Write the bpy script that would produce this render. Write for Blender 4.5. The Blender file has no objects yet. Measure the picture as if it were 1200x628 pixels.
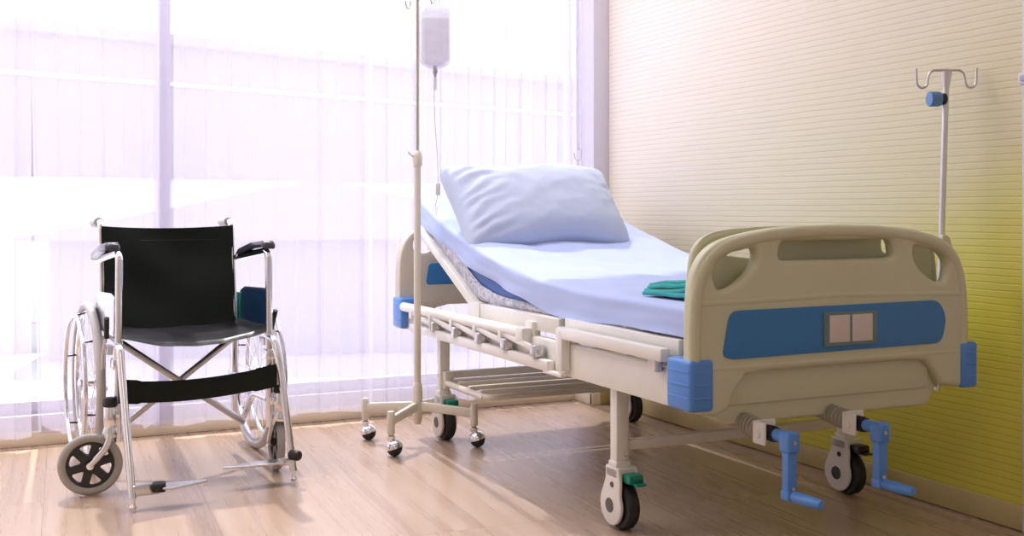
import bpy, bmesh, math, random
from mathutils import Vector, Matrix, noise
random.seed(4)
R = math.radians
scene = bpy.context.scene
COL = scene.collection
PI = math.pi

# ------------------------------------------------------------------ helpers
def append(bm, tmp):
    me = bpy.data.meshes.new('t'); tmp.to_mesh(me); tmp.free(); bm.from_mesh(me); bpy.data.meshes.remove(me)

def new(): return bmesh.new()

def rbox(bm, x0, x1, y0, y1, z0, z1, bev=0.004, seg=2, mat=None):
    t = bmesh.new(); bmesh.ops.create_cube(t, size=1)
    sx, sy, sz = x1-x0, y1-y0, z1-z0
    for v in t.verts:
        v.co = Vector(((x0+x1)/2+v.co.x*sx, (y0+y1)/2+v.co.y*sy, (z0+z1)/2+v.co.z*sz))
    b = min(bev, .49*min(abs(sx), abs(sy), abs(sz)))
    if b > 0: bmesh.ops.bevel(t, geom=list(t.edges), offset=b, segments=seg, affect='EDGES', profile=.5)
    if mat is not None: t.transform(mat)
    append(bm, t)

def beam(bm, a, b, w, h, bev=0.004, up=(0, 0, 1)):
    """box of section w x h running from a to b"""
    a, b = Vector(a), Vector(b); d = b-a; L = d.length; d.normalize()
    up = Vector(up); side = d.cross(up).normalized(); u2 = side.cross(d).normalized()
    M = Matrix((side, d, u2)).transposed().to_4x4(); M.translation = (a+b)/2
    rbox(bm, -w/2, w/2, -L/2, L/2, -h/2, h/2, bev, 2, M)

def fillet(pts, rad, n=6):
    pts = [Vector(p) for p in pts]; out = [pts[0]]
    for i in range(1, len(pts)-1):
        p, a, b = pts[i], pts[i-1], pts[i+1]
        r = min(rad, (a-p).length*.49, (b-p).length*.49)
        s = p+(a-p).normalized()*r; e = p+(b-p).normalized()*r
        for k in range(n+1):
            t = k/n; out.append(s*(1-t)**2+p*2*t*(1-t)+e*t*t)
    out.append(pts[-1]); return out

def tube(bm, pts, r, seg=12, closed=False, caps=True):
    pts = [Vector(p) for p in pts]; n = len(pts)
    rs = r if isinstance(r, (list, tuple)) else [r]*n
    tang = []
    for i in range(n):
        if closed: t = pts[(i+1) % n]-pts[i-1]
        elif i == 0: t = pts[1]-pts[0]
        elif i == n-1: t = pts[-1]-pts[-2]
        else: t = (pts[i+1]-pts[i]).normalized()+(pts[i]-pts[i-1]).normalized()
        tang.append(t.normalized())
    ref = Vector((0, 0, 1)) if abs(tang[0].z) < .9 else Vector((1, 0, 0))
    nrm = (ref-tang[0]*ref.dot(tang[0])).normalized()
    rings = []
    for i in range(n):
        if i:
            ax = tang[i-1].cross(tang[i])
            if ax.length > 1e-7: nrm = Matrix.Rotation(tang[i-1].angle(tang[i]), 3, ax.normalized()) @ nrm
            nrm = (nrm-tang[i]*nrm.dot(tang[i])).normalized()
        bn = tang[i].cross(nrm)
        rings.append([bm.verts.new(pts[i]+(nrm*math.cos(2*PI*k/seg)+bn*math.sin(2*PI*k/seg))*rs[i]) for k in range(seg)])
    for i in range(n if closed else n-1):
        A, B = rings[i], rings[(i+1) % n]
        for k in range(seg): bm.faces.new((A[k], A[(k+1) % seg], B[(k+1) % seg], B[k]))
    if caps and not closed:
        bm.faces.new(rings[0][::-1]); bm.faces.new(rings[-1])

def ring(bm, c, axis, rad, r, n=48, seg=10):
    c = Vector(c); axis = Vector(axis).normalized()
    u = axis.orthogonal().normalized(); v = axis.cross(u)
    tube(bm, [c+(u*math.cos(2*PI*i/n)+v*math.sin(2*PI*i/n))*rad for i in range(n)], r, seg, closed=True)

def lathe(bm, prof, c=(0, 0, 0), axis=(0, 0, 1), n=24):
    """prof: list of (radius, height along axis)"""
    c = Vector(c); axis = Vector(axis).normalized(); u = axis.orthogonal().normalized(); v = axis.cross(u)
    rings = []
    for r, h in prof:
        if r < 1e-6: rings.append([bm.verts.new(c+axis*h)])
        else: rings.append([bm.verts.new(c+axis*h+(u*math.cos(2*PI*k/n)+v*math.sin(2*PI*k/n))*r) for k in range(n)])
    for A, B in zip(rings, rings[1:]):
        for k in range(n):
            q = [A[k % len(A)], A[(k+1) % n % len(A)], B[(k+1) % n % len(B)], B[k % len(B)]]
            q2 = []
            for w in q:
                if w not in q2: q2.append(w)
            if len(q2) > 2:
                try: bm.faces.new(q2)
                except ValueError: pass
    if len(rings[0]) > 1: bm.faces.new(rings[0][::-1])
    if len(rings[-1]) > 1: bm.faces.new(rings[-1])

def smooth2(pts, n=6):
    """closed Catmull-Rom through 2D points"""
    out = []; N = len(pts)
    for i in range(N):
        p0, p1, p2, p3 = [Vector(pts[(i+k) % N]) for k in (-1, 0, 1, 2)]
        for k in range(n):
            t = k/n
            out.append(.5*((2*p1)+(p2-p0)*t+(2*p0-5*p1+4*p2-p3)*t*t+(3*p1-p0-3*p2+p3)*t**3))
    return [(p.x, p.y) for p in out]

def round2(pts, rad, n=6):
    """closed polygon with rounded corners (rad number or list)"""
    out = []; N = len(pts)
    for i in range(N):
        p, a, b = Vector(pts[i]), Vector(pts[i-1]), Vector(pts[(i+1) % N])
        r = rad[i] if isinstance(rad, (list, tuple)) else rad
        r = min(r, (a-p).length*.49, (b-p).length*.49)
        if r < 1e-5: out.append(tuple(p)); continue
        s = p+(a-p).normalized()*r; e = p+(b-p).normalized()*r
        for k in range(n+1):
            t = k/n; q = s*(1-t)**2+p*2*t*(1-t)+e*t*t; out.append((q.x, q.y))
    return out

def plate(bm, outline, holes, thick, bev, M):
    """flat plate with holes and rounded edges; 2D outline in XY, thickness along Z centred on 0, then moved by M"""
    cu = bpy.data.curves.new('c', 'CURVE'); cu.dimensions = '2D'; cu.fill_mode = 'BOTH'
    cu.extrude = max(thick/2-bev, 1e-5); cu.bevel_depth = bev; cu.bevel_resolution = 3; cu.offset = -bev
    for loop in [outline]+list(holes):
        sp = cu.splines.new('POLY'); sp.points.add(len(loop)-1); sp.use_cyclic_u = True
        for p, q in zip(sp.points, loop): p.co = (q[0], q[1], 0, 1)
    o = bpy.data.objects.new('c', cu); COL.objects.link(o)
    dg = bpy.context.evaluated_depsgraph_get(); dg.update()
    me = bpy.data.meshes.new_from_object(o.evaluated_get(dg))
    t = bmesh.new(); t.from_mesh(me); t.transform(M)
    bmesh.ops.remove_doubles(t, verts=t.verts, dist=1e-5)
    bpy.data.objects.remove(o); bpy.data.curves.remove(cu); bpy.data.meshes.remove(me)
    bmesh.ops.recalc_face_normals(t, faces=t.faces)
    append(bm, t)

def frame(origin, ex, ey):
    ex, ey = Vector(ex).normalized(), Vector(ey).normalized(); ez = ex.cross(ey)
    M = Matrix((ex, ey, ez)).transposed().to_4x4(); M.translation = Vector(origin); return M

def XZ(y): return frame((0, y, 0), (1, 0, 0), (0, 0, 1))       # plate in the XZ plane
def YZ(x): return frame((x, 0, 0), (0, 1, 0), (0, 0, 1))       # plate in the YZ plane

BASE = Vector((0, 0, 0))
def obj(name, bm, mat, parent=None, ang=40, base=None):
    b = BASE if base is None else Vector(base)
    for v in bm.verts: v.co -= b
    me = bpy.data.meshes.new(name); bm.normal_update(); bm.to_mesh(me); bm.free()
    me.materials.append(mat)
    me.shade_smooth(); me.set_sharp_from_angle(angle=R(ang))
    o = bpy.data.objects.new(name, me); COL.objects.link(o)
    if parent is not None: o.parent = parent
    return o

def tag(o, label=None, cat=None, group=None, kind=None):
    if label: o['label'] = label
    if cat: o['category'] = cat
    if group: o['group'] = group
    if kind: o['kind'] = kind
    return o

def thing(name, label, cat, loc, rz=0, group=None):
    o = bpy.data.objects.new(name, None); COL.objects.link(o); o.empty_display_size = .1
    o.location = loc; o.rotation_euler = (0, 0, rz)
    return tag(o, label, cat, group)

def struct(name, bm, mat, parent=None, ang=40):
    global BASE
    sv, BASE = BASE, Vector((0, 0, 0))
    o = obj(name, bm, mat, parent, ang); BASE = sv
    if parent is None: o['kind'] = 'structure'
    return o

# ------------------------------------------------------------------ materials
def nt(name):
    m = bpy.data.materials.new(name); m.use_nodes = True
    return m, m.node_tree.nodes, m.node_tree.links, m.node_tree.nodes['Principled BSDF']

def mat(name, col, rough=.5, metal=0, noise_amt=.04, noise_scale=25, bump=0, bscale=60, coat=0, spec=.5, sheen=0):
    m, N, L, P = nt(name)
    tc = N.new('ShaderNodeTexCoord'); nz = N.new('ShaderNodeTexNoise'); nz.inputs['Scale'].default_value = noise_scale
    L.new(tc.outputs['Object'], nz.inputs['Vector'])
    hsv = N.new('ShaderNodeHueSaturation'); hsv.inputs['Color'].default_value = (*col, 1)
    mr = N.new('ShaderNodeMapRange'); mr.inputs['To Min'].default_value = 1-noise_amt; mr.inputs['To Max'].default_value = 1+noise_amt
    L.new(nz.outputs['Fac'], mr.inputs['Value']); L.new(mr.outputs[0], hsv.inputs['Value']); L.new(hsv.outputs[0], P.inputs['Base Color'])
    P.inputs['Roughness'].default_value = rough; P.inputs['Metallic'].default_value = metal
    P.inputs['Coat Weight'].default_value = coat; P.inputs['Specular IOR Level'].default_value = spec
    P.inputs['Sheen Weight'].default_value = sheen
    if bump:
        n2 = N.new('ShaderNodeTexNoise'); n2.inputs['Scale'].default_value = bscale; n2.inputs['Detail'].default_value = 4
        L.new(tc.outputs['Object'], n2.inputs['Vector'])
        b = N.new('ShaderNodeBump'); b.inputs['Strength'].default_value = bump; b.inputs['Distance'].default_value = .01
        L.new(n2.outputs['Fac'], b.inputs['Height']); L.new(b.outputs[0], P.inputs['Normal'])
    return m

CREAM = mat('cream_plastic', (.64, .63, .44), .36, noise_amt=.02)
CREAM2 = mat('cream_plastic_head', (.66, .60, .51), .4, noise_amt=.02)
WHITE = mat('white_enamel', (.86, .84, .79), .3, noise_amt=.03, coat=.2)
STANDC = mat('cream_enamel', (.80, .76, .66), .35, noise_amt=.03)
CASTW = mat('white_caster_plastic', (.80, .77, .73), .35)
BLUE = mat('blue_plastic', (.10, .28, .72), .35, noise_amt=.03)
PANEL = mat('blue_panel', (.045, .21, .52), .3, noise_amt=.03)
RUBBER = mat('black_rubber', (.015, .015, .015), .55)
DARK = mat('dark_plastic', (.02, .02, .02), .35)
CHROME = mat('chrome', (.88, .88, .92), .13, 1, noise_amt=.02)
STEEL = mat('brushed_steel', (.68, .67, .68), .28, 1)
TYRE = mat('grey_tyre', (.42, .405, .39), .6)
TYREL = mat('pale_grey_tyre', (.66, .64, .64), .55)
VINYL = mat('black_green_vinyl', (.0075, .016, .0125), .42, bump=.12, bscale=90)
NAVY = mat('navy_panel', (.01, .04, .10), .3)
SHEET = mat('pale_blue_cotton', (.475, .58, .92), .8, noise_amt=.02, bump=.1, bscale=14, sheen=.2)
PILLOW = mat('pale_blue_pillow_cotton', (.54, .62, .83), .8, noise_amt=.02, bump=.1, bscale=14, sheen=.2)
MATT = mat('blue_mattress_cover', (.015, .10, .42), .4)
TEAL = mat('teal_cotton', (.02, .40, .41), .85, bump=.25, bscale=60, sheen=.3)
GREEN = mat('green_plastic', (.0, .22, .14), .35)
PAPER = mat('paper', (.72, .62, .60), .6)
HOLDER = mat('grey_green_holder', (.16, .24, .22), .25)
SPRING = mat('grey_bellows', (.33, .30, .24), .5)
JAMB = mat('lavender_white_paint', (.70, .67, .74), .4)
WBASE = mat('cream_wood_trim', (.92, .84, .66), .4, noise_amt=.06, noise_scale=8)

def wrap_mat():
    m, N, L, P = nt('crinkled_clear_wrap')
    tc = N.new('ShaderNodeTexCoord'); v = N.new('ShaderNodeTexNoise'); v.inputs['Scale'].default_value = 28; v.inputs['Detail'].default_value = 6
    v.inputs['Distortion'].default_value = 1.5
    L.new(tc.outputs['Object'], v.inputs['Vector'])
    cr = N.new('ShaderNodeValToRGB'); cr.color_ramp.elements[0].position = .38; cr.color_ramp.elements[0].color = (.46, .47, .56, 1)
    cr.color_ramp.elements[1].position = .6; cr.color_ramp.elements[1].color = (.74, .74, .82, 1)
    L.new(v.outputs['Fac'], cr.inputs[0]); L.new(cr.outputs[0], P.inputs['Base Color'])
    P.inputs['Roughness'].default_value = .22; P.inputs['Metallic'].default_value = .15
    b = N.new('ShaderNodeBump'); b.inputs['Strength'].default_value = .8; b.inputs['Distance'].default_value = .02
    L.new(v.outputs['Fac'], b.inputs['Height']); L.new(b.outputs[0], P.inputs['Normal'])
    return m
WRAP = wrap_mat()

def wall_mat():
    """ribbed yellow wallpaper: narrow wavy horizontal grooves, light falloff painted in from cream above to olive yellow below"""
    m, N, L, P = nt('ribbed_wallpaper')
    geo = N.new('ShaderNodeNewGeometry'); sep = N.new('ShaderNodeSeparateXYZ'); L.new(geo.outputs['Position'], sep.inputs[0])
    mp = N.new('ShaderNodeMapping'); mp.inputs['Scale'].default_value = (3, 3, 30); L.new(geo.outputs['Position'], mp.inputs['Vector'])
    nz = N.new('ShaderNodeTexNoise'); nz.inputs['Scale'].default_value = 1; nz.inputs['Detail'].default_value = 3; L.new(mp.outputs[0], nz.inputs['Vector'])
    def mth(op, a, b=None, c=None):
        n = N.new('ShaderNodeMath'); n.operation = op
        for i, q in enumerate((a, b, c)):
            if q is None: continue
            if isinstance(q, (int, float)): n.inputs[i].default_value = q
            else: L.new(q, n.inputs[i])
        return n.outputs[0]
    z = mth('ADD', sep.outputs['Z'], mth('MULTIPLY', mth('SUBTRACT', nz.outputs['Fac'], .5), .009))
    fr = mth('FRACT', mth('MULTIPLY', z, 46))
    d = mth('ABSOLUTE', mth('SUBTRACT', fr, .5))             # 0 at groove
    gr = N.new('ShaderNodeMapRange'); gr.interpolation_type = 'SMOOTHSTEP'; gr.inputs['From Max'].default_value = .17; L.new(d, gr.inputs['Value'])
    # groove depth varies along the wall
    mp2 = N.new('ShaderNodeMapping'); mp2.inputs['Scale'].default_value = (2, 5, 60); L.new(geo.outputs['Position'], mp2.inputs['Vector'])
    n2 = N.new('ShaderNodeTexNoise'); n2.inputs['Scale'].default_value = 1; L.new(mp2.outputs[0], n2.inputs['Vector'])
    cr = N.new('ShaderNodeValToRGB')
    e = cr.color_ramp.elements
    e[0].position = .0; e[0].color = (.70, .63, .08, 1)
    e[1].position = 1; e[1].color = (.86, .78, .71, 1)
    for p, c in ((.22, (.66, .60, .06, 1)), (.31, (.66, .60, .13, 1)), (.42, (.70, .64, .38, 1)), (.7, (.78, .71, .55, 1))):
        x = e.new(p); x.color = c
    # painted-in light falloff: hue follows height, and pales towards the window
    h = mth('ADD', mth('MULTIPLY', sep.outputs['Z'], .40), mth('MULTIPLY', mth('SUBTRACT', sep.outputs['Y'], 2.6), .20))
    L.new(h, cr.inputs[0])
    mix = N.new('ShaderNodeMix'); mix.data_type = 'RGBA'; mix.blend_type = 'MULTIPLY'
    inv = mth('SUBTRACT', 1, gr.outputs[0]); fac = mth('MULTIPLY', inv, mth('ADD', mth('MULTIPLY', n2.outputs['Fac'], .5), .15))
    L.new(fac, mix.inputs[0]); L.new(cr.outputs[0], mix.inputs[6]); mix.inputs[7].default_value = (.68, .63, .52, 1)
    L.new(mix.outputs[2], P.inputs['Base Color']); P.inputs['Roughness'].default_value = .5
    b = N.new('ShaderNodeBump'); b.inputs['Strength'].default_value = .35; b.inputs['Distance'].default_value = .002
    L.new(gr.outputs[0], b.inputs['Height']); L.new(b.outputs[0], P.inputs['Normal'])
    return m
WALLP = wall_mat()

def floor_mat():
    m, N, L, P = nt('wood_plank_floor')
    geo = N.new('ShaderNodeNewGeometry')
    rot = N.new('ShaderNodeMapping'); rot.inputs['Rotation'].default_value = (0, 0, R(90+3.5)); rot.inputs['Location'].default_value = (.0, .06, 0)
    L.new(geo.outputs['Position'], rot.inputs['Vector'])
    br = N.new('ShaderNodeTexBrick'); br.offset = .37; br.inputs['Scale'].default_value = 1
    br.inputs['Brick Width'].default_value = 1.3; br.inputs['Row Height'].default_value = .49
    br.inputs['Mortar Size'].default_value = .0012; br.inputs['Mortar Smooth'].default_value = .3
    br.inputs['Color1'].default_value = (.0, .0, .0, 1); br.inputs['Color2'].default_value = (1, 1, 1, 1); br.inputs['Mortar'].default_value = (.5, .5, .5, 1)
    L.new(rot.outputs[0], br.inputs['Vector'])
    st = N.new('ShaderNodeMapping'); st.inputs['Scale'].default_value = (.8, 26, 1); L.new(rot.outputs[0], st.inputs['Vector'])
    # shift the grain plank by plank
    add = N.new('ShaderNodeVectorMath'); add.operation = 'MULTIPLY_ADD'; L.new(br.outputs['Color'], add.inputs[0]); add.inputs[1].default_value = (7, 3, 5); L.new(st.outputs[0], add.inputs[2])
    nz = N.new('ShaderNodeTexNoise'); nz.inputs['Scale'].default_value = 1; nz.inputs['Detail'].default_value = 6; nz.inputs['Distortion'].default_value = .15; L.new(add.outputs[0], nz.inputs['Vector'])
    cr = N.new('ShaderNodeValToRGB'); e = cr.color_ramp.elements
    e[0].position = .28; e[0].color = (.41, .282, .20, 1); e[1].position = .72; e[1].color = (.52, .39, .295, 1)
    x = e.new(.5); x.color = (.47, .34, .245, 1)
    L.new(nz.outputs['Fac'], cr.inputs[0])
    pl = N.new('ShaderNodeMix'); pl.data_type = 'RGBA'; pl.blend_type = 'MULTIPLY'; pl.inputs[0].default_value = 1
    tint = N.new('ShaderNodeMapRange'); tint.inputs['To Min'].default_value = .94; tint.inputs['To Max'].default_value = 1.05; L.new(br.outputs['Color'], tint.inputs['Value'])
    L.new(cr.outputs[0], pl.inputs[6]); L.new(tint.outputs[0], pl.inputs[7])
    seam = N.new('ShaderNodeMix'); seam.data_type = 'RGBA'; L.new(br.outputs['Fac'], seam.inputs[0]); L.new(pl.outputs[2], seam.inputs[6]); seam.inputs[7].default_value = (.28, .19, .12, 1)
    L.new(seam.outputs[2], P.inputs['Base Color'])
    rr = N.new('ShaderNodeMapRange'); rr.inputs['To Min'].default_value = .22; rr.inputs['To Max'].default_value = .34; L.new(nz.outputs['Fac'], rr.inputs['Value']); L.new(rr.outputs[0], P.inputs['Roughness'])
    P.inputs['Specular IOR Level'].default_value = .6
    b = N.new('ShaderNodeBump'); b.inputs['Strength'].default_value = .05; b.inputs['Distance'].default_value = .002; L.new(nz.outputs['Fac'], b.inputs['Height']); L.new(b.outputs[0], P.inputs['Normal'])
    return m
FLOOR = floor_mat()

def sheer_mat():
    m, N, L, P = nt('sheer_voile'); N.remove(P); out = N['Material Output']
    tr = N.new('ShaderNodeBsdfTransparent'); tr.inputs[0].default_value = (.97, .965, 1, 1)
    tl = N.new('ShaderNodeBsdfTranslucent'); tl.inputs[0].default_value = (.60, .580, .70, 1)
    df = N.new('ShaderNodeBsdfDiffuse'); df.inputs[0].default_value = (.84, .80, .95, 1)
    a = N.new('ShaderNodeMixShader'); a.inputs[0].default_value = .35; L.new(tl.outputs[0], a.inputs[1]); L.new(df.outputs[0], a.inputs[2])
    geo = N.new('ShaderNodeNewGeometry'); mp = N.new('ShaderNodeMapping'); mp.inputs['Scale'].default_value = (900, 900, 900); L.new(geo.outputs['Position'], mp.inputs['Vector'])
    nz = N.new('ShaderNodeTexNoise'); nz.inputs['Scale'].default_value = 1; L.new(mp.outputs[0], nz.inputs['Vector'])
    lw = N.new('ShaderNodeLayerWeight'); lw.inputs['Blend'].default_value = .35
    mr = N.new('ShaderNodeMapRange'); mr.inputs['To Min'].default_value = .48; mr.inputs['To Max'].default_value = .92
    L.new(lw.outputs['Facing'], mr.inputs['Value'])
    ad = N.new('ShaderNodeMath'); ad.operation = 'MULTIPLY_ADD'; ad.inputs[1].default_value = .06; L.new(nz.outputs['Fac'], ad.inputs[0]); L.new(mr.outputs[0], ad.inputs[2])
    mx = N.new('ShaderNodeMixShader'); L.new(ad.outputs[0], mx.inputs[0]); L.new(tr.outputs[0], mx.inputs[1]); L.new(a.outputs[0], mx.inputs[2])
    L.new(mx.outputs[0], out.inputs[0]); return m
SHEER = sheer_mat()

def clear_mat(name, col, fac, rough=.05):
    m, N, L, P = nt(name); out = N['Material Output']
    tr = N.new('ShaderNodeBsdfTransparent'); tr.inputs[0].default_value = (*col, 1)
    P.inputs['Base Color'].default_value = (*col, 1); P.inputs['Roughness'].default_value = rough
    geo = N.new('ShaderNodeNewGeometry'); nz = N.new('ShaderNodeTexNoise'); nz.inputs['Scale'].default_value = 14; L.new(geo.outputs['Position'], nz.inputs['Vector'])
    mr = N.new('ShaderNodeMapRange'); mr.inputs['To Min'].default_value = fac*.8; mr.inputs['To Max'].default_value = fac*1.2; L.new(nz.outputs['Fac'], mr.inputs['Value'])
    mx = N.new('ShaderNodeMixShader'); L.new(mr.outputs[0], mx.inputs[0]); L.new(tr.outputs[0], mx.inputs[1]); L.new(P.outputs[0], mx.inputs[2])
    L.new(mx.outputs[0], out.inputs[0]); return m
GLASS = clear_mat('window_glass', (.98, .99, 1), .06)
BAGPL = clear_mat('clear_bag_plastic', (.90, .89, .92), .36, .2)
FLUID = clear_mat('saline', (.90, .885, .91), .22, .05)

OUTW = mat('pale_building_wall', (.40, .385, .46), .8)
OUTW2 = mat('white_building_wall', (.9, .9, .93), .8)
OUTG = mat('pale_concrete', (.7, .68, .7), .8)
PAINT = mat('ceiling_paint', (.85, .83, .8), .8)
WPAINT = mat('side_wall_paint', (.80, .77, .70), .7)

# ------------------------------------------------------------------ the room
RX, WY, ZC = 2.775, 4.86, 3.1
LX, BY = -1.9, -1.2
bm = new(); rbox(bm, LX-.1, 4.2, BY-.1, WY+.1, -.1, 0, 0); struct('floor', bm, FLOOR)
bm = new(); rbox(bm, LX-.1, 4.2, BY-.1, WY+.1, ZC, ZC+.1, 0); struct('ceiling', bm, PAINT)
bm = new(); rbox(bm, RX, RX+.12, 2.265, WY+.1, 0, ZC, 0); struct('wall_right', bm, WALLP)
bm = new(); rbox(bm, LX-.1, LX, BY, WY+.1, 0, ZC, 0); struct('wall_left', bm, WPAINT)
bm = new(); rbox(bm, LX, 4.2, BY-.1, BY, 0, ZC, 0); struct('wall_back', bm, WPAINT)
# doorway return nearer the camera on the right
bm = new(); rbox(bm, 3.75, 3.85, BY, 2.265, 0, ZC, 0); struct('wall_side', bm, WPAINT)
bm = new(); rbox(bm, RX-.022, RX+.14, 2.175, 2.268, 0, 2.3, .004); struct('trim_1', bm, JAMB)
# pilaster in the corner
bm = new(); rbox(bm, 2.688, RX, 4.672, WY, 0, ZC, .003); struct('trim_2', bm, JAMB)
# window wall: low sill, lintel, side
WX0, WX1 = -1.75, 2.688
bm = new(); rbox(bm, LX, WX1, WY-.01, WY+.12, 0, .12, .003); rbox(bm, LX, RX+.1, WY, WY+.12, 2.85, ZC, .0); rbox(bm, LX, WX0, WY, WY+.12, 0, ZC, 0)
struct('wall_window', bm, JAMB)
bm = new(); rbox(bm, LX, WX1, WY-.035, WY-.01, 0, .058, .004)
struct('baseboard_window', bm, WBASE)
bm = new(); rbox(bm, 2.666, 2.688, 4.652, WY-.03, 0, .058, .003); rbox(bm, 2.666, 2.72, 4.650, 4.672, 0, .058, .003)
struct('baseboard_corner', bm, WBASE)
bm = new(); rbox(bm, RX-.016, RX, 2.268, 4.672, 0.003, .075, .003); rbox(bm, 2.712, RX, 4.648, 4.672, .0, .07, .003)
struct('baseboard_right', bm, mat('olive_wood_trim', (.55, .45, .20), .45, noise_amt=.12, noise_scale=6))

# window frames with their panes
xs = [WX0, -.45, .70, WX1]
for i in range(3):
    x0, x1 = xs[i], xs[i+1]
    bm = new(); y0, y1 = WY+.035, WY+.075
    w = .026
    rbox(bm, x0, x0+w, y0, y1, .12, 2.85, .004); rbox(bm, x1-w, x1, y0, y1, .12, 2.85, .004)
    rbox(bm, x0+w, x1-w, y0, y1, .12, .17, .004); rbox(bm, x0+w, x1-w, y0, y1, 2.80, 2.85, .004)
    wo = struct('window_%d' % (i+1), bm, JAMB)
    bm = new(); rbox(bm, x0+w-.005, x1-w+.005, WY+.052, WY+.058, .165, 2.805, 0)
    struct('window_pane', bm, GLASS, wo)

# ------------------------------------------------------------------ outside
def ext(bm, x0, x1, y0, y1, z0, z1, bev=.01): rbox(bm, x0, x1, y0, y1, z0, z1, bev)
bm = new(); rbox(bm, -40, 60, WY+.13, 70, -.5, -.3, 0); struct('ground', bm, OUTG)
def building(name, label, loc, rz, parts):
    r = thing(name, label, 'building', loc, rz)
    for nm, m, f in parts:
        b = new(); f(b); obj(nm, b, m, r, base=(0, 0, 0))
    return r
def f_walls(b): ext(b, -12, 12, 0, 6, 1.33, 2.9)
def f_low(b): ext(b, -12, 12, .05, 6, -.3, 1.33)
def f_roof(b): ext(b, -12.2, 12.2, -.15, 6.2, 2.9, 3.02)
def f_band(b): ext(b, -12, 12, -.05, 0, 2.42, 2.47)
# long grey building whose roofline falls to the right
s_, c_ = math.sin(R(25.67)), math.cos(R(25.67))
def cam_pt(lat, dep): return (lat*c_+dep*s_, -lat*s_+dep*c_)
a = cam_pt(-580/1290*12, 12); b_ = cam_pt(-160/1290*14.96, 14.96)
ang = math.atan2(b_[1]-a[1], b_[0]-a[0])
building('office_building', 'long pale grey building outside with a flat roof, seen through the sheer curtains', (a[0], a[1], 0), ang,
         [('upper_wall', OUTW, f_walls), ('lower_wall', OUTW2, f_low), ('roof', OUTW, f_roof), ('ledge', OUTW2, f_band)])
def f_hw(b): ext(b, -2.2, 2.2, 0, 1.2, -.3, .75)
def f_hr(b):
    v = [b.verts.new(p) for p in ((-2.5, -.2, .7), (2.5, -.2, .7), (0, -.2, 1.22), (-2.5, 1.4, .7), (2.5, 1.4, .7), (0, 1.4, 1.22))]
    for q in ((0, 1, 2), (5, 4, 3), (0, 3, 4, 1), (1, 4, 5, 2), (2, 5, 3, 0)): b.faces.new([v[i] for i in q])
p = cam_pt(-225/1290*9.5, 9.5)
building('garden_house', 'small pale house with a low gabled roof outside, behind the middle curtain', (p[0], p[1], 0), R(-14),
         [('wall', OUTW, f_hw), ('roof', OUTW, f_hr)])

# ------------------------------------------------------------------ sheer curtains
def curtain(x0, x1, yc, amp, folds, seed, slant=0, zt=2.93, zb=.05):
    b = new(); rnd = random.Random(seed); nx = int(folds*16); nz_ = 28
    ph = [0]
    for i in range(nx): ph.append(ph[-1]+(2*PI*folds/nx)*(.55+.9*rnd.random() if i % 8 == 0 else 1))
    ks = [rnd.uniform(.35, 1.25) for _ in range(int(folds)*2+6)]
    grid = []
    for j in range(nz_+1):
        t = j/nz_; z = zt+(zb-zt)*t; row = []
        for i in range(nx+1):
            u = i/nx; p_ = ph[i]; k = ks[int(p_/PI) % len(ks)]*(1-math.cos(2*(p_ % PI)))/2+.25
            x = x0+(x1-x0)*u + slant*t*(1-u)*.5 + .012*math.sin(2*p_+1)
            y = yc + amp*k*math.sin(p_)*(.75+.35*t) + .012*noise.noise(Vector((x*3, z*1.4, seed)))
            zz = z + (.003*math.sin(p_*.5+seed)+.012*noise.noise(Vector((x*4, 0, seed))) if j == nz_ else 0)
            row.append(b.verts.new((x, y, zz)))
        grid.append(row)
    for j in range(nz_):
        for i in range(nx): b.faces.new((grid[j][i], grid[j][i+1], grid[j+1][i+1], grid[j+1][i]))
    return b
CURT = [(-1.75, .165, 4.765, .030, 12, 1, .03, 'sheer white curtain at the far left edge of the window'),
        (.14, .66, 4.800, .016, 3, 2, .10, 'narrow sheer curtain panel behind the wheelchair'),
        (.625, 1.585, 4.755, .016, 5, 3, 0, 'wide sheer curtain panel between the wheelchair and the drip stand'),
        (1.575, 2.68, 4.795, .017, 8, 5, 0, 'densely folded sheer curtain behind the bed head, beside the right wall')]
for x0, x1, yc, am, fo, sd, sl, lab in CURT:
    b = curtain(x0, x1, yc, am, fo, sd, sl)
    base = ((x0+x1)/2, yc, 0)
    o = obj('sheer_curtain', b, SHEER, base=base, ang=180); o.location = base
    tag(o, lab, 'curtain', 'sheer curtains on the window')
bm = new(); tube(bm, [(-1.8, 4.775, 2.95), (2.68, 4.775, 2.95)], .014, 12)
o = obj('curtain_rail', bm, STEEL); tag(o, 'long metal rail carrying the sheer curtains above the window', 'curtain rail')

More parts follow.
